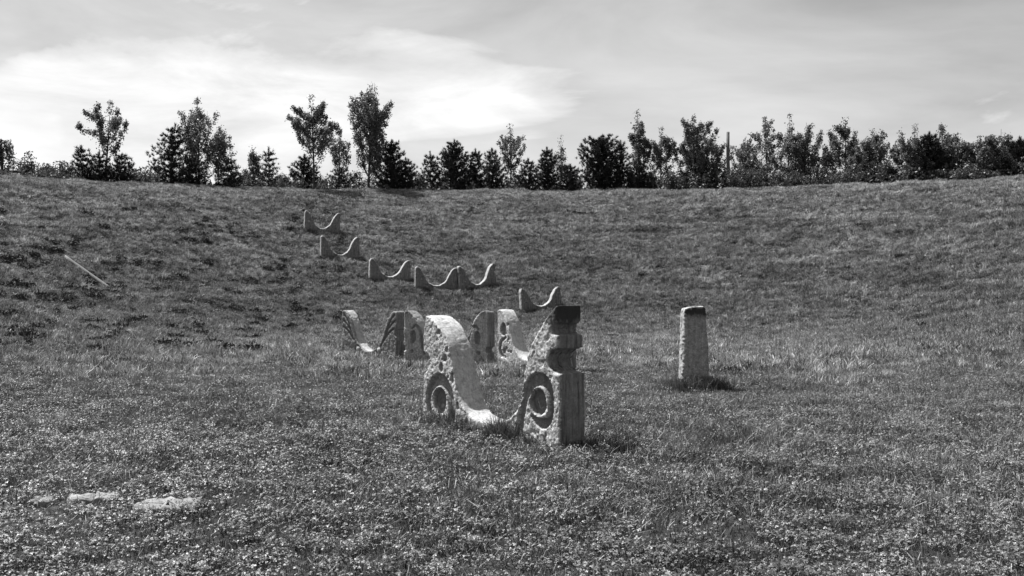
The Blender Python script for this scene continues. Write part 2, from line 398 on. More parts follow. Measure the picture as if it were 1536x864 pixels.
outer_r = [z1(*p) for p in ((722, 58), (720, 100), (720, 132), (702, 142), (694, 165), (702, 186), (729, 196), (729, 252), (700, 262), (683, 282), (676, 310), (683, 338), (702, 362), (738, 376), (738, 560))]
outer_l = [z1(*p) for p in ((103, 560), (104, 480), (109, 420), (107, 372), (122, 356), (138, 325), (136, 300), (122, 275), (108, 268), (107, 200), (111, 150), (114, 120))]
uR, uL = outer_r[-1][0], outer_l[0][0]
prof = np.vstack([catmull(inner_l, 5), catmull(inner_r, 5), np.array(outer_r), [(uR, -.15)], [(uL + .35, -.15)], [(uL + .28, .05)], np.array(outer_l)])
def st(pts): return [zs(*p) for p in pts]
K = 1 / 92.0 / 3.084 * 1.35
carves = [
    ('stroke', st([(545, 668, .13), (558, 590, .13), (570, 510, .14), (588, 445, .15), (618, 405, .15), (655, 400, .15), (684, 432, .14), (697, 490, .10), (697, 550, .10), (684, 590, .11), (660, 603, .12), (632, 592, .09), (608, 566, .03)]), .055),
    ('stroke', st([(232, 660, .15), (240, 570, .15), (236, 500, .15), (217, 435, .16), (186, 400, .17), (156, 412, .16), (137, 452, .14), (131, 500, .11), (140, 545, .09), (158, 580, .04)]), .055),
]
pe = [(z1(638, 503), .155, .155), (z1(183, 497), .17, .175)]
for c0, ru, rv in pe: carves.append(('ell', (c0[0], c0[1], ru, rv), .05))
# pits and flaked patches on the left wing
for X_, Y_, a_, b_ in ((178, 180, .05, .04), (205, 300, .06, .05), (190, 345, .05, .06), (215, 260, .03, .04), (240, 390, .04, .07), (265, 520, .03, .05), (160, 640, .03, .03)):
    c0 = z1(X_, Y_); carves.append(('ell', (c0[0], c0[1], a_, b_), .02))
umid = (uR + uL) / 2
low = (prof[:, 1] < .25) & (prof[:, 1] > -.05) & (prof[:, 0] > uL + .5) & (prof[:, 0] < uR - .3)
prof[low, 1] += .07 * np.clip((.25 - prof[low, 1]) / .2, 0, 1)
prof[:, 0] -= umid
for i, cv in enumerate(carves):
    carves[i] = (cv[0], [(p[0] - umid, p[1], p[2]) for p in cv[1]], cv[2]) if cv[0] == 'stroke' else (cv[0], (cv[1][0] - umid,) + tuple(cv[1][1:]), cv[2])
def crust_shade_front(V):
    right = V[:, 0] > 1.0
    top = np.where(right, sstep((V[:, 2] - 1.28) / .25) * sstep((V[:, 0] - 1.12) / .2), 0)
    return np.maximum(top, np.where((V[:, 0] > (uR - uL) / 2 - .36) & (np.abs(V[:, 1]) < T0 / 2 - .012), .62, 0)) * .75 + .08  # black film on top; right end and notches carry painted shade
M_st_front = stone_mat('sandstone_front', .45, 1.0, 0.0, .7)
ctr = PR + UD * umid + NB * (T0 / 2)
head = empty('carved_stone_sculpture', (ctr[0], ctr[1], 0), -YAW)
tag(head, 'large carved stone sculpture with two spiral eyes and notched right horn in the grass', 'sculpture', 'horned stone sculptures')
head['label'] = 'carved horned stone with two spiral eyes, facing the meadow with deep side notches'
link('body', slab_mesh('body', prof, T0, carves, .0125, .005, 1, crust_shade=crust_shade_front, lich=1.0, chip=.016), head, M_st_front)
for c0, ru, rv in pe:
    o = link('eye', disc_mesh('eye', ru * .93, rv * .93, .014), head, M_eye); o.location = (c0[0] - umid, -T0 / 2 + .049, c0[1])

# ---- the other horned stones
def place_u(pxl, pxr, ybase, yaw, Wd, Ht, T, label, step, carves=(), bites=(), mat=None, eyes=(), bosses=(), lich=.6, crust_shade=.1, dist=None, seed=0, floor=.15, rough=.004, chip=.015, face_dark=0):
    c = on_ground((pxl + pxr) / 2, ybase)
    if dist: d = ray((pxl + pxr) / 2, ybase); c = np.array([d[0] * dist, dist, float(H(d[0] * dist, dist))])
    ya = math.radians(yaw)
    ends = [float(H(c[0] + s * Wd * .45 * math.cos(ya), c[1] - s * Wd * .45 * math.sin(ya))) for s in (-1, 0, 1)]
    z = np.mean(ends)
    tilt = math.atan2(ends[2] - ends[0], Wd * .9) * .6
    root = empty('carved_stone_sculpture', (c[0], c[1], z), 0); root.rotation_euler = Euler((0, -tilt, -ya), 'XYZ')
    tag(root, label, 'sculpture', 'horned stone sculptures')
    prof = u_profile(Wd, Ht, bites, vbase=-.45, floor=floor)
    cf = lambda V: np.maximum(sstep((V[:, 2] / Ht - .72) / .35) * crust_shade * 3 + .05, np.where(((V[:, 0] > Wd / 2 - .16) & (np.abs(V[:, 1]) < T / 2 - .012)) | ((c[1] > 40) & (V[:, 1] < -T / 2 + .03)), .55, np.where((V[:, 1] < -T / 2 + .1), face_dark, 0)))  # stained tops; right ends and distant front faces darkened as painted shade
    link('body', slab_mesh('body', prof, T, list(carves), step, rough, seed, crust_shade=cf, lich=lich, chip=chip), root, mat)
    for (u, v, ru, rv, d) in eyes:
        o = link('eye', disc_mesh('eye', ru, rv, .012), root, M_eye); o.location = (u, -T / 2 + d, v)
    for (u, v, r) in bosses:
        o = link('boss', disc_mesh('boss', r, r, .05), root, mat); o.location = (u, -T / 2 + .028, v)
        n = len(o.data.vertices); a = o.data.attributes.new('lichen', 'FLOAT', 'POINT'); a.data.foreach_set('value', np.full(n, .6, np.float32))
    return root
M_st_mid = stone_mat('sandstone_mid', .40, .9, 4.0, .6)
M_st_far = stone_mat('sandstone_far', .36, .6, 9.0, .4)
bt = [(.60, .15), (.86, .07)]
# A: ribbed wings meeting at round bosses
Wa, Ha = 3.0, 1.5
def nu(pts, Wd, Ht): return [(p[0] * Wd, p[1] * Ht, p[2]) for p in pts]
cA = []
for s in (-1, 1):
    for k, (o1, w) in enumerate(((.0, .065), (.055, .065), (.11, .065))):
        pts = [(s * (.465 - o1 * .0), .93 - o1 * 2.6, w), (s * (.40 - o1 * .25), .80 - o1 * 2.3, w), (s * (.335 - o1 * .35), .62 - o1 * 2.0, w), (s * (.285 - o1 * .3), .42 - o1 * 1.0, w), (s * .235, .27 - o1 * .35, w)]
        cA.append(('stroke', nu(pts, Wa, Ha), .05))
    cA.append(('ell', (s * .19 * Wa, .165 * Ha, .16, .15), .04))
place_u(512, 606, 536, 46, Wa, Ha, .38, 'carved horned stone with ribbed wings and two round bosses', .018, cA, [(.55, .13)], M_st_mid, bosses=[(-.19 * Wa, .165 * Ha, .095), (.19 * Wa, .165 * Ha, .095)], seed=21, floor=.13, lich=.4, rough=.008, face_dark=.50)  # front face coloured darker overall
cB = []
eyB = []
for s in (-1, 1):
    cB.append(('stroke', nu([(s * .40, .66, .05), (s * .36, .72, .08), (s * .315, .66, .10), (s * .285, .50, .10), (s * .27, .32, .09), (s * .25, .18, .08)], 2.95, 1.52), .05))
    cB.append(('ell', (s * .385 * 2.95, .50 * 1.52, .10, .19), .07))
    cB.append(('ell', (s * .40 * 2.95, .22 * 1.52, .06, .05), .04))
place_u(609, 736, 545, 32, 2.95, 1.52, .40, 'dark carved horned stone with crescent ears, next to the ribbed stone', .018, cB, [(.28, .09)], M_st_mid, seed=33, lich=.6, crust_shade=.2, rough=.008)
cC = [('ell', (-.40 * 2.9, .66 * 1.55, .13, .17), .08), ('stroke', nu([(-.36, .52, .06), (-.43, .46, .10), (-.455, .33, .12), (-.43, .22, .11), (-.37, .19, .06)], 2.9, 1.55), .06), ('ell', (-.385 * 2.9, .29 * 1.55, .08, .08), .04)]
for k in range(10): cC.append(('ell', (random.uniform(-.38, -.28) * 2.9, random.uniform(.25, .85) * 1.55, random.uniform(.03, .06), random.uniform(.03, .06)), .04))
place_u(756, 850, 553, 55, 2.9, 1.55, .42, 'pale pitted horned stone with a round eye hole, behind the spiral-eyed stone', .018, cC, [(.5, .1)], M_st_front, seed=45, lich=.9, crust_shade=.05)
FAR = [
    (457, 508, 346, -20, 'horned stone standing highest on the grass bank, under the trees', 73),
    (482, 537, 386, -22, 'horned stone second highest on the grass bank, with pale upright end', 0),
    (554, 614, 418, -20, 'horned stone third from the top in the row climbing the bank', 0),
    (622, 686, 433, -12, 'horned stone on the bank whose horn overlaps the notched one beside it', 0),
    (688, 744, 430, -22, 'horned stone on the bank with a small notch in its outer horn', 0),
    (780, 842, 463, -17, 'lowest horned stone at the foot of the bank, set apart from the row', 0)]
for i, (a, b, yb, yw, lab, d) in enumerate(FAR):
    c = on_ground((a + b) / 2, yb); span = (b - a) / F_PX * c[1]
    Wd = span / math.cos(math.radians(yw)) * .97
    place_u(a, b, yb, yw, Wd, 1.42 + .1 * math.sin(i * 2.1), .5, lab, .045, [('ell', (.36 * Wd, .42 * 1.45, .09, .09), .06)] if i in (0, 3) else [('ell', (-.38 * Wd, .40 * 1.45, .07, .08), .05)] if i in (1, 5) else (), [(.62, .10)] if i == 4 else (), M_st_far, seed=60 + i, lich=.5, crust_shade=.05 + .06 * (i % 3), floor=.10 + .02 * (i % 2), chip=.035, rough=.014)

# ---- lone upright slab
b0 = on_ground(1043, 588)
sw = .50
ste = [(-sw / 2 + .0, -.3), (-sw / 2 - .005, .10), (-sw / 2 + .05, .11), (-sw / 2 + .055, .24), (-sw / 2 - .01, .25), (-sw / 2 + .01, .9), (-sw / 2 + .03, 1.55), (-sw / 2 + .05, 1.60), (0, 1.635), (sw / 2 - .09, 1.655), (sw / 2 - .06, 1.62), (sw / 2 - .045, 1.3), (sw / 2 - .01, .9), (sw / 2 + .01, .5), (sw / 2 + .0, .27), (sw / 2 - .06, .26), (sw / 2 - .065, .12), (sw / 2, .11), (sw / 2, -.3)]
cfS = lambda V: np.where(V[:, 1] < -.12, sstep((V[:, 2] - 1.36) / .25) * .85 + .12, .05)  # stained top; rest of the front slightly darkened as painted shade
o = link('standing_stone', slab_mesh('standing_stone', ste, .34, [], .016, .011, 81, crust_shade=cfS, lich=.5, chip=.03, lich_side=.8), None, stone_mat('sandstone_slab', .34, .9, 13.0, .6))  # paler sides paint in the sunlit edge
o.location = (b0[0], b0[1] + .2, b0[2] - .02); o.rotation_euler = (0, math.radians(.6), math.radians(4))
tag(o, 'upright plain stone slab with dark stained top standing alone in the grass', 'standing stone')

# ---- pale slabs lying in the grass and a pale plank on the bank
def rough_block(name, w, d, h, seed, n=7):
    r_ = np.random.default_rng(seed); V = []; Fc = []
    for kz, (z, s) in enumerate(((-.08, 1.0), (h * .6, 1.0), (h, .9), (h, .0))):
        for i in range(4 * n):
            a = 2 * math.pi * i / (4 * n); e = 1 / max(abs(math.cos(a)), abs(math.sin(a))); e = e ** .75
            k = 1 + .09 * mnoise.noise(Vector((math.cos(a) * 2 + seed, math.sin(a) * 2, 0)))
            V.append((w / 2 * math.cos(a) * e * s * k, d / 2 * math.sin(a) * e * s * k, z + .012 * r_.normal()))
    N = 4 * n
    for kz in range(3):
        for i in range(N):
            p, q_ = kz * N + i, kz * N + (i + 1) % N; Fc.append((p, q_, q_ + N, p + N))
    return mesh_np(name, V, Fc, 4, smooth=False)
for i, (px, py, w, d, h, lab) in enumerate(((252, 764, .50, .34, .045, 'pale rough slab half buried in the meadow, the widest of three'), (142, 752, .42, .2, .035, 'narrow pale stone sunk in grass between two other slabs'), (62, 758, .17, .2, .04, 'small pale stone sunk in the meadow beside a narrow slab'))):
    p = on_ground(px, py); o = link('stone_slab', rough_block('stone_slab', w, d, h, 5 + i), None, M_slab)
    o.location = (p[0], p[1], p[2] + .01); o.rotation_euler = (0, 0, .15 * i - .1); tag(o, lab, 'stone', 'pale stones sunk in the meadow')
pa, pb = on_ground(97, 387), on_ground(166, 436)
def beam(name, a, b, w, h, nseg=10, sag=0.0):
    a, b = np.array(a), np.array(b); V = []; Fc = []; dr = b - a; L = np.linalg.norm(dr); dr /= L; sd = np.cross(dr, [0, 0, 1]); sd /= np.linalg.norm(sd); up = np.cross(sd, dr)
    for i in range(nseg + 1):
        p = a + dr * L * i / nseg; p[2] += .05; j = 1 + .08 * math.sin(i * 2.3)
        for s, u_ in ((-1, -1), (1, -1), (1, 1), (-1, 1)): V.append(p + sd * s * w / 2 * j + up * u_ * h / 2)
    for i in range(nseg):
        for k in range(4): Fc.append((4 * i + k, 4 * i + (k + 1) % 4, 4 * i + 4 + (k + 1) % 4, 4 * i + 4 + k))
    Fc += [(3, 2, 1, 0), (4 * nseg, 4 * nseg + 1, 4 * nseg + 2, 4 * nseg + 3)]
    mid = (a + b) / 2; mid[2] = float(H(mid[0], mid[1])); return mesh_np(name, np.array(V) - mid, Fc, 4), mid
bm_, mid = beam('plank', pa, pb, .045, .26)
o = link('plank', bm_, None, M_plank); o.location = mid
tag(o, 'long thin pale plank lying down the grass bank among dark weeds', 'plank')

# ------------------------------------------------------------------ trees along the rim
class MB:
    def __init__(s): s.V = []; s.F = []; s.n = 0; s.t = []
    def tube(s, pts, rad, k=6):
        pts = [np.array(p, float) for p in pts]; st_ = s.n
        for i, p in enumerate(pts):
            d = pts[min(i + 1, len(pts) - 1)] - pts[max(i - 1, 0)]; d /= np.linalg.norm(d) + 1e-9
            a = np.cross(d, [0.3, .9, .1]); a /= np.linalg.norm(a) + 1e-9; b = np.cross(d, a)
            for j in range(k): th = 2 * math.pi * j / k; s.V.append(p + rad[i] * (a * math.cos(th) + b * math.sin(th)))
            s.n += k
        for i in range(len(pts) - 1):
            for j in range(k):
                p, q_ = st_ + i * k + j, st_ + i * k + (j + 1) % k; s.F.append((p, q_, q_ + k, p + k))
    def mesh(s, name): return mesh_np(name, np.array(s.V), np.array(s.F), 4, smooth=True)
def leaf_quads(Pc, size, r_, elong=1.5, up=.0, clump_tone=None):
    n = len(Pc); a = r_.normal(size=(n, 3)); a[:, 2] += up; a /= np.linalg.norm(a, axis=1)[:, None]
    b = np.cross(a, r_.normal(size=(n, 3))); b /= np.linalg.norm(b, axis=1)[:, None] + 1e-9
    s = size * r_.uniform(.6, 1.3, n)[:, None]; A = a * s * elong * .5; B = b * s * .5
    V = np.stack([Pc - A, Pc + B * .9 - A * .1, Pc + A, Pc - B * .9 - A * .1], 1).reshape(-1, 3)
    tone = np.repeat(np.clip(r_.uniform(.15, .85, n) if clump_tone is None else clump_tone + r_.uniform(-.2, .2, n), 0, 1), 4)
    return V, np.arange(4 * n).reshape(-1, 4), tone
def needle_tris(Pc, D, L, wd, per, r_, spread=.75):
    n = len(Pc); Pn = np.repeat(Pc, per, 0); Dn = np.repeat(D, per, 0)
    d = Dn + spread * r_.normal(size=(n * per, 3)); d /= np.linalg.norm(d, axis=1)[:, None]
    sd = np.cross(d, r_.normal(size=(n * per, 3))); sd /= np.linalg.norm(sd, axis=1)[:, None] + 1e-9
    l = L * r_.uniform(.6, 1.2, n * per)[:, None]
    V = np.stack([Pn - sd * wd, Pn + sd * wd, Pn + d * l], 1).reshape(-1, 3)
    return V, np.arange(3 * n * per).reshape(-1, 3), np.repeat(np.clip(np.repeat(r_.uniform(.1, .9, n), per) + r_.uniform(-.1, .1, n * per), 0, 1), 3)
def pine(h, w, seed, dense=1.0, open_=False, round_=False):
    r_ = np.random.default_rng(seed); tr = MB(); lean = r_.normal(0, .02, 2) * h
    axis_ = lambda s: np.array([lean[0] * s * s, lean[1] * s * s, h * s])
    tr.tube([axis_(s) for s in np.linspace(-.03, .97, 7)], [max(.015, .022 * h * (1 - s)) for s in np.linspace(0, 1, 7)])
    P, D = [], []
    nw = max(6, int(h / (.50 if open_ else .36)))
    for k in range(nw):
        s = .05 + .9 * (k + .3 * r_.random()) / nw
        if round_: env = w / 2 * (1 - ((s - .42) / .62) ** 2) ** .5 if abs(s - .42) < .62 else 0
        else: env = w / 2 * min(1.0, 1.25 * (1 - s) ** .8 + .03)
        nbz = int(5 + 2 * r_.random()); ph = r_.random() * 6.28
        for j in range(nbz):
            a = ph + 2 * math.pi * j / nbz + r_.normal(0, .2); L = env * r_.uniform(.62, 1.12) + .12
            up = r_.uniform(.25, .55); p0 = axis_(s); m = max(3, int(L / .17 * dense))
            br = []
            for i in range(m + 1):
                q_ = i / m; br.append(p0 + np.array([math.cos(a) * L * q_, math.sin(a) * L * q_, L * (up * q_ * q_ + .04 * q_)]))
            tr.tube([br[0], br[m // 2], br[m]], [.02 + .012 * L, .014, .008], 4)
            for i in range(1, m + 1):
                dd = br[i] - br[i - 1]; dd /= np.linalg.norm(dd); reps = 1 if i > m * .55 else 2
                for _ in range(2):
                    P.append(br[i] + r_.normal(0, .05 + .03 * L, 3)); D.append(dd * .9 + np.array([0, 0, .55]))
    for s in np.linspace(.86, 1.0, 8): P.append(axis_(s)); D.append(np.array([0, 0, 1.4]))
    V, Fc, tone = needle_tris(np.array(P), np.array(D), .30, .022, int(13 * dense), r_, .6)
    return tr.mesh('trunk'), mesh_np('crown', V, Fc, 3, {'tone': tone})
def broad(h, w, seed, clear=.2, up=.75, leafs=3400, size=.115, stems=1, gap=.5, shape='oval', nl=12):
    """limbs that climb and fork; leaf sprays along them thin out to pointed tips"""
    r_ = np.random.default_rng(seed); tr = MB(); Pc, ct, wt = [], [], []
    def zmax(r): 
        q_ = min(1, r / (w / 2))
        if shape == 'vase': return h * (1 - .22 * q_ ** 2)
        if shape == 'column': return h * (1 - .55 * q_)
        return h * (1 - .30 * q_ ** 1.5)
    def spray(p, sig, tone): Pc.append(p); ct.append(tone); wt.append(sig)
    for st_ in range(stems):
        lean = r_.normal(0, .035, 2) * h + (r_.normal(0, .16, 2) * w if stems > 1 and st_ else 0)
        hh = zmax(np.hypot(*lean)) * (r_.uniform(.86, 1.0) if st_ else 1.0)
        ax = lambda s: np.array([lean[0] * max(s, 0) ** 1.2 + .05 * math.sin(5 * s) * s, lean[1] * max(s, 0) ** 1.2, hh * s])
        tr.tube([ax(s) for s in np.linspace(-.03, .99, 20)], [max(.012, .014 * h * (1 - s) ** .8 / stems ** .4) for s in np.linspace(0, 1, 20)])
        for s in np.linspace(.45, 1.0, 12): spray(ax(s), .13 + .20 * (1 - s), r_.uniform(.2, .8))
        for k in range(nl):
            s = clear + (.80 - clear) * (k + r_.random() * .8) / nl; a = k * 2.4 + r_.normal(0, .35); p0 = ax(s)
            L = w / 2 * r_.uniform(.45, 1.05) * (1.0 if shape == 'vase' else 1 - .45 * max(0, (s - .45)) / .55) * (.8 if stems > 1 else 1)
            e2 = np.hypot(p0[0] + L * math.cos(a), p0[1] + L * math.sin(a))
            rise = min((zmax(e2) - p0[2]) * r_.uniform(.55, 1.0), L * up * 3.2) if shape == 'vase' else min((zmax(e2) - p0[2]) * r_.uniform(.5, 1.0), L * up * 2.4)
            rise = max(rise, .1 * L); m = 9
            br = [p0 + np.array([math.cos(a) * L * q_ ** .8, math.sin(a) * L * q_ ** .8, rise * q_ ** 1.25]) + (r_.normal(0, .04, 3) if q_ > 0 else 0) for q_ in np.linspace(0, 1, m)]
            tr.tube(br, [max(.008, .035 * (1 - i / m)) * (.5 + h / 14) for i in range(m)], 4); tn = r_.uniform(.25, .75)
            for i in range(2, m):
                q_ = i / (m - 1); spray(br[i], .08 + .15 * (1 - q_), tn)
                if r_.random() > gap * .3:
                    d = r_.normal(0, 1, 3); d[2] = abs(d[2]) * .9 + .25; d /= np.linalg.norm(d); d *= (.22 + .30 * (1 - q_)) * (.55 + h / 14) * r_.uniform(.7, 1.4); e = br[i] + d
                    tr.tube([br[i], e], [.010, .005], 3)
                    spray(br[i] + d * .55, .12, r_.uniform(.2, .8)); spray(e, .10, r_.uniform(.2, .8))
    Pc, ct, wt = np.array(Pc), np.array(ct), np.array(wt); keep = r_.random(len(Pc)) > gap * .25; Pc, ct, wt = Pc[keep], ct[keep], wt[keep]
    per = max(4, int(leafs * 1.25) // len(Pc)); sc = .75 + h / 26
    P = np.repeat(Pc, per, 0) + r_.normal(0, 1, (len(Pc) * per, 3)) * np.repeat(wt, per)[:, None] * np.array([1, 1, 1.25]) * sc
    ok = (P[:, 2] > h * clear * .55) & (P[:, 2] < h * 1.015); P = P[ok]
    V, Fc, tone = leaf_quads(P, size, r_, 1.5, .0, np.repeat(ct, per)[ok])
    return tr.mesh('trunk'), mesh_np('crown', V, Fc, 4, {'tone': tone})
def weeping(h, w, seed):
    r_ = np.random.default_rng(seed); tr = MB(); P = []
    tr.tube([(0, 0, -.15), (.1, 0, h * .4), (0, 0, h * .8)], [.13, .1, .04])
    for k in range(30):
        a = r_.random() * 6.28; L = w / 2 * r_.uniform(.3, 1); z0 = h * r_.uniform(.7, 1.0); drop = h * r_.uniform(.3, .75); br = []
        for q_ in np.linspace(0, 1, 9): br.append(np.array([math.cos(a) * L * min(1, q_ * 2) ** .7, math.sin(a) * L * min(1, q_ * 2) ** .7, max(.1, z0 - drop * max(0, q_ - .25) ** 1.2)]))
        tr.tube([np.array([0, 0, h * .7])] + br[2::3], [.03, .012, .008, .006], 3)
        for p in br[1:]: P += [p + r_.normal(0, .07, 3) for _ in range(7)]
    V, Fc, tone = leaf_quads(np.array(P), .11, r_, 2.6); return tr.mesh('trunk'), mesh_np('crown', V, Fc, 4, {'tone': tone})
def shrub(h, w, seed, leafs=1500, size=.15):
    r_ = np.random.default_rng(seed); tr = MB(); tips = []
    for k in range(int(9 + 4 * w)):
        a = r_.random() * 6.28; L = w / 2 * r_.uniform(.1, 1.0); hh = h * r_.uniform(.45, 1.0) * (1 - .35 * (2 * L / w) ** 2)
        x0 = r_.normal(0, .12 * w, 2); br = [np.array([x0[0] + math.cos(a) * L * q_, x0[1] + math.sin(a) * L * q_, -.1 + (hh + .1) * q_ ** .8]) for q_ in np.linspace(0, 1, 5)]
        tr.tube(br, [.03, .024, .018, .012, .006], 4); tips += br[1:] + [br[4] + r_.normal(0, .12, 3) for _ in range(3)]
    Tp = np.array(tips); per = max(2, leafs // len(Tp)); base = np.repeat(Tp, per, 0); ct = np.repeat(r_.uniform(.2, .8, len(Tp)), per)
    Pc = base + r_.normal(0, .16, base.shape); Pc[:, 2] = np.clip(Pc[:, 2], .02, h * 1.05)
    V, Fc, tone = leaf_quads(Pc, size, r_, 1.5, 0, ct); return tr.mesh('stems'), mesh_np('foliage', V, Fc, 4, {'tone': tone})

def stand(px, ytop, wpx, kind, off, label, cat, group, seed, **kw):
    D = crest(px) + off; d = ray(px, ytop); x = d[0] * D; z0 = float(H(x, D)); h = CAMZ + d[2] * D - z0; w = wpx / F_PX * D
    nm = {'pine': 'pine_tree', 'broad': 'broadleaf_tree', 'weep': 'willow_tree', 'shrub': 'shrub'}[kind]
    if kind == 'pine': a, b = pine(h, w, seed, **kw)
    elif kind == 'broad': kw['leafs'] = int(kw['leafs'] * 1.9); a, b = broad(h * 1.05, w * 1.25, seed, **kw)
    elif kind == 'weep': a, b = weeping(h, w, seed)
    else: a, b = shrub(h, w, seed, **kw)
    root = empty(nm, (x, D, z0 - .02)); tag(root, label, cat, group)
    link('stems' if kind == 'shrub' else 'trunk', a, root, M_bark)
    link('foliage' if kind == 'shrub' else 'crown', b, root, {'pine': M_pine, 'broad': M_dec, 'weep': M_dec, 'shrub': M_scrub}[kind])
    return root
GP, GB = 'pines along the rim', 'broadleaf trees along the rim'
small_pine = 'low dark pine with a pointed top in the row along the rim'
mid_pine = 'bushy dark pine standing among taller trees on the rim'
thick_b = 'slender leafy tree in the dense thicket beyond the bare pole'
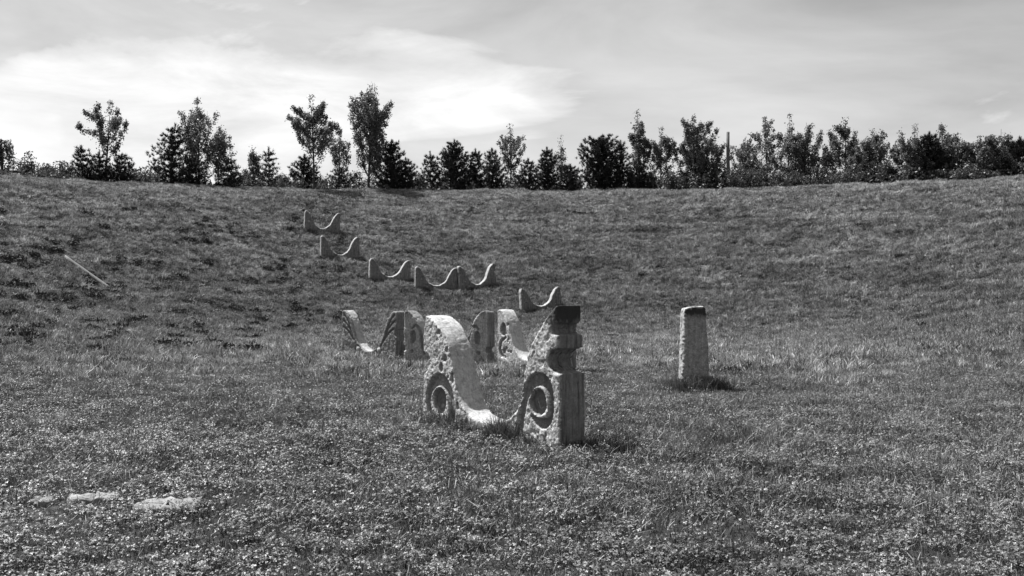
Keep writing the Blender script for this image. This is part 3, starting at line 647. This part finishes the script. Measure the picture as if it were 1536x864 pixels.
TREES = [
 (2, 210, 36, 'weep', 3, 'weeping willow with hanging branches on the rim', 'tree', GB, {}),
 (122, 221, 32, 'pine', 3, 'dark pine beside the wide forked tree on the rim', 'tree', GP, dict(dense=1.2)),
 (158, 158, 76, 'broad', 4, 'forked tree with spreading feathery limbs like an open fan', 'tree', GB, dict(clear=.30, up=1.15, leafs=2700, shape='vase', gap=.9, nl=8)),
 (148, 230, 42, 'pine', 1.5, 'low dark pine under the fan-shaped forked tree', 'tree', GP, dict(dense=1.2)),
 (182, 232, 40, 'pine', 2, 'wide low pine at the foot of the fan-shaped forked tree', 'tree', GP, dict(dense=1.2)),
 (257, 187, 62, 'pine', 2, 'tall pine with separate upturned layers of branches', 'tree', GP, dict(open_=True, dense=1.35)),
 (290, 236, 46, 'pine', 1.2, 'low dark pine at the foot of the many-stemmed tree', 'tree', GP, dict(dense=1.2)),
 (299, 148, 66, 'broad', 4, 'tall many-stemmed airy tree beside the layered pine', 'tree', GB, dict(clear=.12, up=.95, leafs=4000, stems=2, gap=.8)),
 (328, 196, 48, 'broad', 5, 'loose pale-leaved tree leaning out from the many-stemmed tree', 'tree', GB, dict(clear=.25, up=.7, leafs=1900, gap=1.0, stems=2)),
 (343, 238, 40, 'pine', 1.5, 'low pointed pine under the loose pale-leaved leaning tree', 'tree', GP, dict(dense=1.1)),
 (380, 208, 22, 'broad', 5, 'thin spire-like leafy tree beside a small layered pine', 'tree', GB, dict(clear=.1, up=1.4, leafs=1200, shape='column', gap=.6)),
 (404, 223, 30, 'pine', 2, 'small open pine with tiered branches beside the thin spire tree', 'tree', GP, dict(open_=True)),
 (456, 234, 50, 'pine', 4, 'bushy dark pine behind the round-headed tree', 'tree', GP, dict(dense=1.3)),
 (472, 149, 66, 'broad', .6, 'round-headed tree on a slim bare trunk, shading the bank', 'tree', GB, dict(clear=.27, up=.9, leafs=5200, gap=.5, nl=14)),
 (508, 192, 40, 'broad', 5, 'small airy tree between the round-headed and the tallest tree', 'tree', GB, dict(clear=.35, up=.7, leafs=1300, gap=1.0)),
 (512, 253, 48, 'pine', 2, 'spreading low pine between the round-headed and the tallest tree', 'tree', GP, dict(dense=1.1)),
 (553, 134, 74, 'broad', .8, 'tallest tree on the rim, with several upright leaders', 'tree', GB, dict(clear=.07, up=1.15, leafs=7600, stems=3, gap=.5, nl=13)),
 (586, 212, 54, 'pine', 2, 'broad dark pine against the tallest tree', 'tree', GP, dict(dense=1.45)),
 (611, 240, 36, 'pine', 1, 'low pine at the edge of the gap beside the tallest tree clump', 'tree', GP, dict(dense=1.2)),
 (646, 228, 34, 'pine', 3, 'open pine standing alone between two gaps of sky', 'tree', GP, dict(open_=True, dense=1.1)),
 (680, 211, 62, 'pine', 2, 'largest conical pine on the rim, dense and dark', 'tree', GP, dict(dense=1.5)),
 (714, 225, 34, 'pine', 3, 'narrow pointed pine close against the largest conical pine', 'tree', GP, dict(dense=1.2)),
 (740, 224, 44, 'pine', 2, 'pointed dark pine between the narrow pine and the slim airy tree', 'tree', GP, dict(dense=1.2)),
 (766, 192, 38, 'broad', 5, 'slim airy tree rising out of a row of small pines', 'tree', GB, dict(clear=.25, up=1.0, leafs=1800, shape='oval', gap=.9)),
 (793, 240, 36, 'pine', 2, 'lowest pine of the group beside the slim airy tree', 'tree', GP, dict(dense=1.2)),
 (822, 222, 38, 'pine', 2, 'pointed pine in front of the thin wispy spire tree', 'tree', GP, dict(dense=1.35)),
 (841, 205, 18, 'broad', 5, 'thin wispy spire of a tree behind low pines', 'tree', GB, dict(clear=.2, up=1.4, leafs=700, shape='column', gap=1)),
 (855, 248, 36, 'pine', 1.5, 'squat low pine next to the gap before the rounded evergreen', 'tree', GP, dict(dense=1.35)),
 (902, 206, 62, 'pine', 2, 'thick rounded very dark evergreen, wider than its neighbours', 'tree', GP, dict(dense=1.6, round_=True)),
 (930, 212, 36, 'pine', 3, 'narrow pine against the thick rounded evergreen', 'tree', GP, dict(dense=1.1)),
 (958, 168, 34, 'broad', 4, 'tall slim tree with a loose top near the rounded evergreen', 'tree', GB, dict(clear=.25, up=1.1, leafs=2600, shape='column', gap=.7)),
 (990, 196, 46, 'broad', 4, 'loose-crowned tree between the slim tree and the dark cone', 'tree', GB, dict(clear=.1, up=.9, leafs=2800, gap=.7)),
 (962, 240, 44, 'pine', 2, 'low dark pine at the foot of the tall slim tree', 'tree', GP, dict(dense=1.2)),
 (1040, 175, 64, 'broad', 3, 'dense leafy cone-shaped tree near the bare pole', 'tree', GB, dict(clear=.06, up=.9, leafs=6200, gap=.15, nl=14)),
 (1048, 222, 60, 'pine', 5, 'wide dark pine behind the cone-shaped leafy tree', 'tree', GP, dict(dense=1.4)),
 (1074, 208, 34, 'broad', 4, 'small ragged tree right beside the bare pole', 'tree', GB, dict(clear=.1, up=.9, leafs=1500, gap=.9)),
 (1120, 208, 52, 'broad', 4, 'loose two-stemmed tree standing closest to the bare pole in the thicket', 'tree', GB, dict(clear=.05, up=.8, leafs=2304, gap=1.3, stems=2)),
 (1150, 182, 46, 'broad', 6, 'slender leafy tree between the two-stemmed and the tallest wispy tree', 'tree', GB, dict(clear=.08, up=.9, leafs=2088, gap=1.3)),
 (1180, 168, 44, 'broad', 4, 'tallest wispy tree of the thicket beyond the bare pole', 'tree', GB, dict(clear=.08, up=1.2, leafs=2304, shape='column', gap=1.2)),
 (1213, 186, 58, 'broad', 4, 'full two-stemmed leafy tree over the buried dark pine', 'tree', GB, dict(clear=.05, up=.95, leafs=3024, gap=1.1, stems=2)),
 (1200, 235, 40, 'pine', 6, 'dark pine buried inside the leafy thicket', 'tree', GP, dict(dense=1.4)),
 (1240, 220, 36, 'broad', 5, 'short leafy tree between the full tree and the knobbly tree', 'tree', GB, dict(clear=.05, up=.9, leafs=1584, gap=1.2)),
 (1267, 183, 42, 'broad', 3, 'dark knobbly tree with a clumped top in the thicket', 'tree', GB, dict(clear=.2, up=.9, leafs=2592, gap=.4, nl=13)),
 (1313, 198, 58, 'broad', 4, 'wide loose tree between the knobbly tree and the black pines', 'tree', GB, dict(clear=.05, up=.9, leafs=2592, gap=1.2, stems=2)),
 (1285, 225, 40, 'broad', 3, 'low leafy tree under the dark knobbly tree', 'tree', GB, dict(clear=.03, up=.8, leafs=1728, gap=1.1)),
 (1352, 193, 38, 'broad', 4, 'upright thin tree close against the black pine', 'tree', GB, dict(clear=.05, up=1.2, leafs=1728, shape='column', gap=1.1)),
 (1372, 190, 30, 'broad', 5, 'narrow leafy spire behind the black pine', 'tree', GB, dict(clear=.05, up=1.3, leafs=2000, shape='column', gap=1.1)),
 (1392, 200, 60, 'pine', 2, 'black dense pine, the darkest on the rim', 'tree', GP, dict(dense=1.7)),
 (1410, 175, 34, 'broad', 4, 'tall tree with a tufted top above the black pine', 'tree', GB, dict(clear=.15, up=1.1, leafs=1728, shape='column', gap=1.2)),
 (1436, 204, 44, 'broad', 4, 'leafy tree on the far side of the black pine', 'tree', GB, dict(clear=.05, up=1.0, leafs=2160, gap=1.1)),
 (1472, 208, 40, 'broad', 4, 'loose pale tree between two dark evergreens', 'tree', GB, dict(clear=.05, up=1.0, leafs=1584, gap=.9)),
 (1500, 196, 52, 'broad', 4, 'twiggy tree with bare shoots above a dark evergreen', 'tree', GB, dict(clear=.1, up=1.2, leafs=2016, gap=1.3)),
 (1498, 225, 56, 'pine', 2, 'wide dark pine under the twiggy tree', 'tree', GP, dict(dense=1.6)),
 (1530, 208, 44, 'pine', 3, 'dark evergreen at the end of the thicket', 'tree', GP, dict(dense=1.6)),
]
for i, (px, yt, wp, kd, off, lab, cat, grp, kw) in enumerate(TREES): stand(px, yt, wp, kd, off, lab, cat, grp, 200 + i * 7, **kw)
SHR = [(40, 229, 20), (66, 246, 32), (92, 243, 26), (205, 258, 30), (222, 262, 24), (365, 260, 34), (392, 257, 40), (428, 258, 36), (470, 262, 30), (538, 258, 34), (632, 262, 26), (700, 258, 30), (775, 262, 36), (868, 262, 24),
       (948, 250, 36), (975, 252, 40), (1004, 250, 44), (1030, 258, 36), (1066, 246, 40), (1092, 258, 34), (1112, 250, 46), (1140, 246, 46), (1168, 252, 44), (1196, 250, 44), (1226, 246, 46), (1254, 250, 44), (1284, 250, 46), (1312, 244, 46), (1340, 246, 44), (1368, 248, 40), (1402, 254, 40), (1424, 248, 46), (1450, 244, 46), (1478, 248, 44), (1506, 250, 40), (1530, 246, 40)]
near_tree = lambda px: min(TREES, key=lambda t_: abs(t_[0] - px))[5]
def scrub_label(px, yt):
    ys = sorted(q[1] for q in SHR if near_tree(q[0]) == near_tree(px))
    return ('' if len(ys) == 1 else 'taller ' if yt == ys[0] else 'lower ') + 'scrub below the ' + near_tree(px)
for i, (px, yt, wp) in enumerate(SHR):
    far_l = px < 940
    stand(px, yt + (0 if far_l else (i * 53 % 17) - 6), wp * (1.15 if far_l else .8 + (i * 29 % 7) * .1), 'shrub', 1.0 + (i * 37 % 10) * .25 + (3 if far_l else 0),
          scrub_label(px, yt), 'shrub', 'scrub on the rim', 900 + i, leafs=1500 if far_l else 2200, size=.115)
# undergrowth: a low continuous tangle behind the crest
r_ = np.random.default_rng(5); U = []
for px in np.arange(-60, 1600, 3.0):
    D0 = crest(px); k = .55 + .9 * max(0, mnoise.fractal(Vector((px * .03, .5, 0)), 1, 2, 3) + .35) + (.15 if px > 950 else 0)
    for _ in range(2):
        D = D0 + r_.uniform(.6, 7.5); d = ray(px + r_.uniform(-3, 3), 400); x = d[0] * D; hh = k * r_.uniform(.5, 1.2) + max(0, D - D0 - 1.5) * .13
        n = 26; P = np.c_[x + r_.normal(0, .25, n), D + r_.normal(0, .25, n), np.zeros(n)]; P[:, 2] = H(P[:, 0], P[:, 1]) + r_.random(n) ** .8 * hh; U.append(P)
V, Fq, tone = leaf_quads(np.vstack(U), .15, r_, 1.9, .5)
tag(link('undergrowth', mesh_np('undergrowth', V, Fq, 4, {'tone': tone}), None, M_scrub), 'low tangled undergrowth along the rim beneath the trees', 'undergrowth', kind='stuff')
# bare pole
D = crest(1092) + 2.0; d = ray(1092, 198); x = d[0] * D; z0 = float(H(x, D)); hp = CAMZ + d[2] * D - z0
pl = MB(); pl.tube([(0, 0, -.3), (.01, 0, hp * .3), (-.02, 0, hp * .65), (.0, 0, hp)], [.17, .165, .15, .14], 8)
V0 = len(pl.V); pl.F.append((V0 - 8, V0 - 7, V0 - 6, V0 - 5)); pl.F.append((V0 - 8, V0 - 5, V0 - 4, V0 - 1)); pl.F.append((V0 - 4, V0 - 3, V0 - 2, V0 - 1))
for z_, s_ in ((hp * .55, 1), (hp * .78, -1), (hp * .68, 1)): pl.tube([(0, 0, z_), (.25 * s_, .05, z_ + .12), (.45 * s_, .08, z_ + .35)], [.03, .02, .01], 5)
o = link('wooden_pole', pl.mesh('wooden_pole'), None, M_barkp); o.location = (x, D, z0)
tag(o, 'bare thin wooden pole rising among the trees on the rim', 'pole')

# ------------------------------------------------------------------ grass
def blades(P, Hh, wd, r_, lean=.45, nseg=2, tone=None):
    """tapering bent blades; P (n,3) roots"""
    n = len(P); az = r_.uniform(0, 6.283, n); dx, dy = np.cos(az), np.sin(az); le = np.abs(r_.normal(0, lean, n)) * Hh
    fa = r_.uniform(0, 6.283, n); sx_, sy_ = np.cos(fa) * wd / 2, np.sin(fa) * wd / 2
    def at(s, k): return np.stack([P[:, 0] + dx * le * s ** 2 + sx_ * k, P[:, 1] + dy * le * s ** 2 + sy_ * k, P[:, 2] + Hh * s * (1 - .18 * s * (le / np.maximum(Hh, 1e-6)))], -1)
    V = np.stack([at(0, -.8), at(0, .8), at(.5, 1), at(.5, -1), at(1.0, .25), at(1.0, -.25)], 1).reshape(-1, 3)
    b = np.arange(n)[:, None] * 6; Fq = np.concatenate([b + [[0, 1, 2, 3]], b + [[3, 2, 4, 5]]], 0)
    return V, Fq, np.repeat(r_.uniform(0, 1, n) if tone is None else tone, 6)
def clover(P, sz, r_, tone=None):
    """three rounded leaflets each, held roughly level"""
    n = len(P); nor = r_.normal(0, .38, (n, 3)); nor[:, 2] = 1; nor /= np.linalg.norm(nor, axis=1)[:, None]
    a = np.cross(nor, r_.normal(size=(n, 3))); a /= np.linalg.norm(a, axis=1)[:, None]; b = np.cross(nor, a); Vs, Ts = [], []
    tn = r_.uniform(.2, 1, n) if tone is None else tone
    for k in range(3):
        th = k * 2.094; d = a * math.cos(th) + b * math.sin(th); e = np.cross(nor, d); s = sz[:, None]
        dp = -.25 * s * nor
        Vs.append(np.stack([P, P + d * s * .55 + e * s * .42, P + d * s * 1.05 + dp * .6, P + d * s * .55 - e * s * .42], 1)); Ts.append(np.repeat(np.clip(tn + r_.uniform(-.1, .1, n), 0, 1), 4))
    V = np.concatenate([v.reshape(-1, 3) for v in Vs]); return V, np.arange(len(V)).reshape(-1, 4), np.concatenate(Ts)
def join(parts):
    V, Fq, T_ = [], [], []; n = 0
    for v, f, t_ in parts: V.append(v); Fq.append(f + n); T_.append(t_); n += len(v)
    return np.vstack(V), np.vstack(Fq), np.concatenate(T_)
def disc_pts(n, R, r_, clumps=0, sig=.08):
    if clumps:
        c = np.sqrt(r_.random(clumps)) * R; a = r_.random(clumps) * 6.283; c = np.c_[c * np.cos(a), c * np.sin(a)]
        kk = r_.integers(0, clumps, n); p = c[kk] + r_.normal(0, sig, (n, 2)); disc_pts.k = kk
    else:
        c = np.sqrt(r_.random(n)) * R; a = r_.random(n) * 6.283; p = np.c_[c * np.cos(a), c * np.sin(a)]
    return np.c_[p, np.zeros(n)]
def near_patch(seed, nb_, nc, hb, hc, dry):
    r_ = np.random.default_rng(seed); R = .48; parts = []
    P = disc_pts(nb_, R, r_, 34, .075); kk = disc_pts.k; hv = hb * r_.uniform(.45, 1.5, 34)[kk] * r_.uniform(.55, 1.1, nb_); P[:, 2] = -.03; bt_ = r_.uniform(0, .8, 34)[kk] + (.28 if nc < 400 else .1)
    parts.append(blades(P, hv + .03, r_.uniform(.005, .010, nb_), r_, .55, tone=np.clip(bt_ + r_.normal(0, .15, nb_), 0, 1.25)))
    if nc:
        cl = 20; c = disc_pts(cl, R, r_); ch = r_.uniform(.25, 1.45, cl) * hc; k = r_.integers(0, cl, nc); off = r_.normal(0, .055, (nc, 2))
        P = c[k].copy(); P[:, :2] += off; P[:, 2] = ch[k] * (1 - (np.hypot(off[:, 0], off[:, 1]) / .16) ** 2).clip(.15) * r_.uniform(.7, 1.1, nc)
        parts.append(clover(P, r_.uniform(.008, .016, nc), r_, np.clip(r_.uniform(0, .8, cl)[k] + r_.normal(0, .3, nc), 0, 1.25)))
    if dry:
        P = disc_pts(dry, R, r_); parts.append(blades(P, hb * r_.uniform(.9, 2.0, dry), r_.uniform(.003, .005, dry), r_, .6, tone=r_.uniform(1.0, 1.5, dry)))
    return join(parts)
def far_patch(seed, n, R, hb, wd):
    r_ = np.random.default_rng(seed); nc = 110; P = disc_pts(n, R, r_, nc, .07); kk = disc_pts.k; P[:, 2] = -.04
    ct, chh = r_.uniform(0, 1, nc) ** 1.5, r_.uniform(.45, 1.4, nc)
    return blades(P, hb * chh[kk] * r_.uniform(.5, 1.15, n) + .04, wd * r_.uniform(.6, 1.3, n), r_, .6, tone=np.where(r_.random(n) < .06, 1.4, np.clip(ct[kk] + r_.normal(0, .16, n), 0, 1.3)))
def grass_object(name, label, cat, sources, pts, rot, scl, idx_, mat):
    """one object: points on the ground, each carrying a patch of blades"""
    coll = bpy.data.collections.new(name + '_patches')
    for k, (V, Fq, tone) in enumerate(sources):
        me = mesh_np(name + '_patch', V, Fq, 4, {'tone': tone}); me.materials.append(mat)
        coll.objects.link(bpy.data.objects.new('%s_patch_%02d' % (name, k), me))
    me = bpy.data.meshes.new(name); me.vertices.add(len(pts)); me.vertices.foreach_set('co', np.asarray(pts, np.float32).ravel())
    a = me.attributes.new('rot', 'FLOAT_VECTOR', 'POINT'); a.data.foreach_set('vector', np.asarray(rot, np.float32).ravel())
    a = me.attributes.new('scl', 'FLOAT', 'POINT'); a.data.foreach_set('value', np.asarray(scl, np.float32))
    a = me.attributes.new('pick', 'INT', 'POINT'); a.data.foreach_set('value', np.asarray(idx_, np.int32))
    me.update(); o = link(name, me, None, mat); tag(o, label, cat, kind='stuff')
    g = bpy.data.node_groups.new(name, 'GeometryNodeTree')
    g.interface.new_socket('Geometry', in_out='INPUT', socket_type='NodeSocketGeometry'); g.interface.new_socket('Geometry', in_out='OUTPUT', socket_type='NodeSocketGeometry')
    gi, go = g.nodes.new('NodeGroupInput'), g.nodes.new('NodeGroupOutput')
    ci = g.nodes.new('GeometryNodeCollectionInfo'); ci.inputs['Collection'].default_value = coll; ci.inputs['Separate Children'].default_value = True; ci.inputs['Reset Children'].default_value = True
    m2p = g.nodes.new('GeometryNodeMeshToPoints'); iop = g.nodes.new('GeometryNodeInstanceOnPoints'); iop.inputs['Pick Instance'].default_value = True
    def na(nm, ty): n = g.nodes.new('GeometryNodeInputNamedAttribute'); n.data_type = ty; n.inputs['Name'].default_value = nm; return n.outputs['Attribute']
    e2r = g.nodes.new('FunctionNodeEulerToRotation'); L = g.links.new
    L(na('rot', 'FLOAT_VECTOR'), e2r.inputs[0]); L(gi.outputs[0], m2p.inputs['Mesh']); L(m2p.outputs[0], iop.inputs['Points']); L(ci.outputs[0], iop.inputs['Instance'])
    L(na('pick', 'INT'), iop.inputs['Instance Index']); L(e2r.outputs[0], iop.inputs['Rotation']); L(na('scl', 'FLOAT'), iop.inputs['Scale']); L(iop.outputs[0], go.inputs[0])
    md = o.modifiers.new('scatter', 'NODES'); md.node_group = g
    return o
def scatter(y0, y1, step, wide, marg, r_, keep=None):
    ys = np.arange(y0, y1, step); P = []
    for y in ys:
        half = wide * y + marg; xs = np.arange(-half, half, step); P.append(np.c_[xs, np.full(len(xs), y)])
    P = np.vstack(P) + r_.uniform(-.45, .45, (sum(len(p) for p in P), 2)) * step
    if keep is not None: P = P[keep(P)]
    nrm = Hn(P[:, 0], P[:, 1]); rot = []
    for nv in nrm:
        q_ = Vector((0, 0, 1)).rotation_difference(Vector(nv).normalized()) ; e = (q_.to_matrix() @ Matrix.Rotation(r_.uniform(0, 6.283), 3, 'Z')).to_euler(); rot.append(tuple(e))
    return np.c_[P, H(P[:, 0], P[:, 1])], np.array(rot)
r_ = np.random.default_rng(11)
src = [near_patch(1, 420, 520, .07, .095, 10), near_patch(2, 520, 460, .075, .09, 12), near_patch(3, 640, 380, .08, .085, 14), near_patch(4, 760, 260, .085, .08, 14), near_patch(5, 380, 560, .06, .09, 8), near_patch(6, 700, 320, .09, .085, 18)]
P, R_ = scatter(2.5, 36, .50, .62, 2.5, r_, lambda p: (r_.random(len(p)) < (37 - p[:, 1]) / 13) & (np.hypot(p[:, 0] - (PR[0] + .08), p[:, 1] - (PR[1] - .15)) > .42))
patchy = np.array([mnoise.fractal(Vector((p[0] * .45, p[1] * .45, 3.3)), 1, 2, 3) for p in P]) + r_.normal(0, .18, len(P)) - np.clip((P[:, 1] - 9) / 12, -.3, .7)
pick = np.digitize(-patchy, [-.35, -.1, .12, .35, .6]); order = np.array([4, 0, 1, 2, 5, 3]); pick = order[pick]
grass_object('grass', 'short clover and meadow grass covering the flat floor', 'grass', src, P, R_, r_.uniform(.75, 1.2, len(P)), pick, M_grass)
srcf = [far_patch(20 + k, 2600, 1.15, .12 + .02 * k, .017) for k in range(5)]
P, R_ = scatter(20, 98, 1.15, .60, 7, r_, lambda p: r_.random(len(p)) < (p[:, 1] - 19) / 14)
grass_object('slope_grass', 'rough mown grass covering the banks of the bowl', 'grass', srcf, P, R_, r_.uniform(.75, 1.2, len(P)), r_.integers(0, 5, len(P)), M_far)

# taller grass left uncut round the stones
def ring_grass(specs, seed):
    r_ = np.random.default_rng(seed); parts = []
    for (x, y, sx_, sy_, ang, n, hh) in specs:
        p = r_.normal(0, 1, (n, 2)) * (sx_, sy_); c, s = math.cos(ang), math.sin(ang); px = x + p[:, 0] * c - p[:, 1] * s; py = y + p[:, 0] * s + p[:, 1] * c
        P = np.c_[px, py, H(px, py) - .03]; parts.append(blades(P, hh * r_.uniform(.35, 1.2, n) + .03, r_.uniform(.005, .010, n), r_, .5, tone=r_.uniform(0, .8, n) ** 1.3))
        P2 = P[: n // 25].copy(); parts.append(blades(P2, hh * r_.uniform(.9, 1.8, len(P2)), np.full(len(P2), .004), r_, .35, tone=r_.uniform(1, 1.6, len(P2))))
    return join(parts)
fr = ctr - NB * (T0 / 2 + .06); sp_ = []
for u, n, hh, s in ((-1.3, 160, .13, .2), (-.95, 420, .22, .16), (-.45, 520, .19, .2), (.05, 450, .11, .22), (.5, 700, .26, .12), (.62, 500, .20, .2), (1.0, 260, .09, .2), (1.45, 160, .09, .12)):
    q_ = fr + UD * u; sp_.append((q_[0], q_[1], s, .10, -YAW, n, hh))
q_ = ctr + UD * 1.66; sp_.append((q_[0], q_[1], .07, .2, -YAW, 350, .10))
q_ = ctr + UD * .1 + NB * .35; sp_.append((q_[0], q_[1], .9, .1, -YAW, 1500, .18))
sp_.append((b0[0], b0[1] - .06, .26, .12, 0, 1900, .30)); sp_.append((b0[0] + .38, b0[1] + .1, .16, .14, 0, 900, .28)); sp_.append((b0[0] - .3, b0[1] + .1, .12, .12, 0, 400, .22))
for o in [o for o in C.objects if o.name.startswith('carved_stone') and o is not head]:
    a = o.rotation_euler.z; far_ = o.location.y > 40
    for sgn in (-1, 1):
        sp_.append((o.location.x + math.sin(a) * .3 + sgn * .8 * math.cos(a), o.location.y - math.cos(a) * .3 + sgn * .8 * math.sin(a), .5, .10, a, 260 if far_ else 700, .20))
V, Fq, tone = ring_grass(sp_, 31)
tag(link('tall_grass', mesh_np('tall_grass', V, Fq, 4, {'tone': tone}), None, M_tall), 'taller uncut grass growing round the bases of the stones', 'grass', kind='stuff')

# dark weed clumps dotted over the bank beside the row of stones
def weed_clump(seed):
    r_ = np.random.default_rng(seed); n = 150; P = r_.normal(0, .13, (n, 3)) * (1.5, 1, 1); P[:, 2] = np.abs(r_.normal(.09, .08, n))
    V, Fq, tone = leaf_quads(P, .075, r_, 2.2, .8); return V, Fq, tone
wc = [weed_clump(s) for s in range(5)]; parts = []; n = 0
r_ = np.random.default_rng(77); cnt = 0
while cnt < 520:
    px, py = r_.uniform(-20, 520) if r_.random() < .86 else r_.uniform(520, 1540), r_.uniform(305, 530)
    pr_ = mnoise.fractal(Vector((px * .018, py * .035, 1.7)), 1, 2, 3)
    if px > 520: pr_ -= .25
    pr_ += (py - 420) * .0012
    if pr_ < .02: continue
    p = on_ground(px, py); k = r_.integers(0, 5); V, Fq, tone = wc[k]; s = r_.uniform(.4, 1.15); a = r_.random() * 6.28
    Rz = np.array([[math.cos(a), -math.sin(a), 0], [math.sin(a), math.cos(a), 0], [0, 0, 1]])
    parts.append(((V * s) @ Rz.T + p, Fq, tone)); cnt += 1
V, Fq, tone = join(parts)
tag(link('weeds', mesh_np('weeds', V, Fq, 4, {'tone': tone}), None, M_weed), 'dark clumps of weeds dotted over the grass bank', 'weeds', kind='stuff')
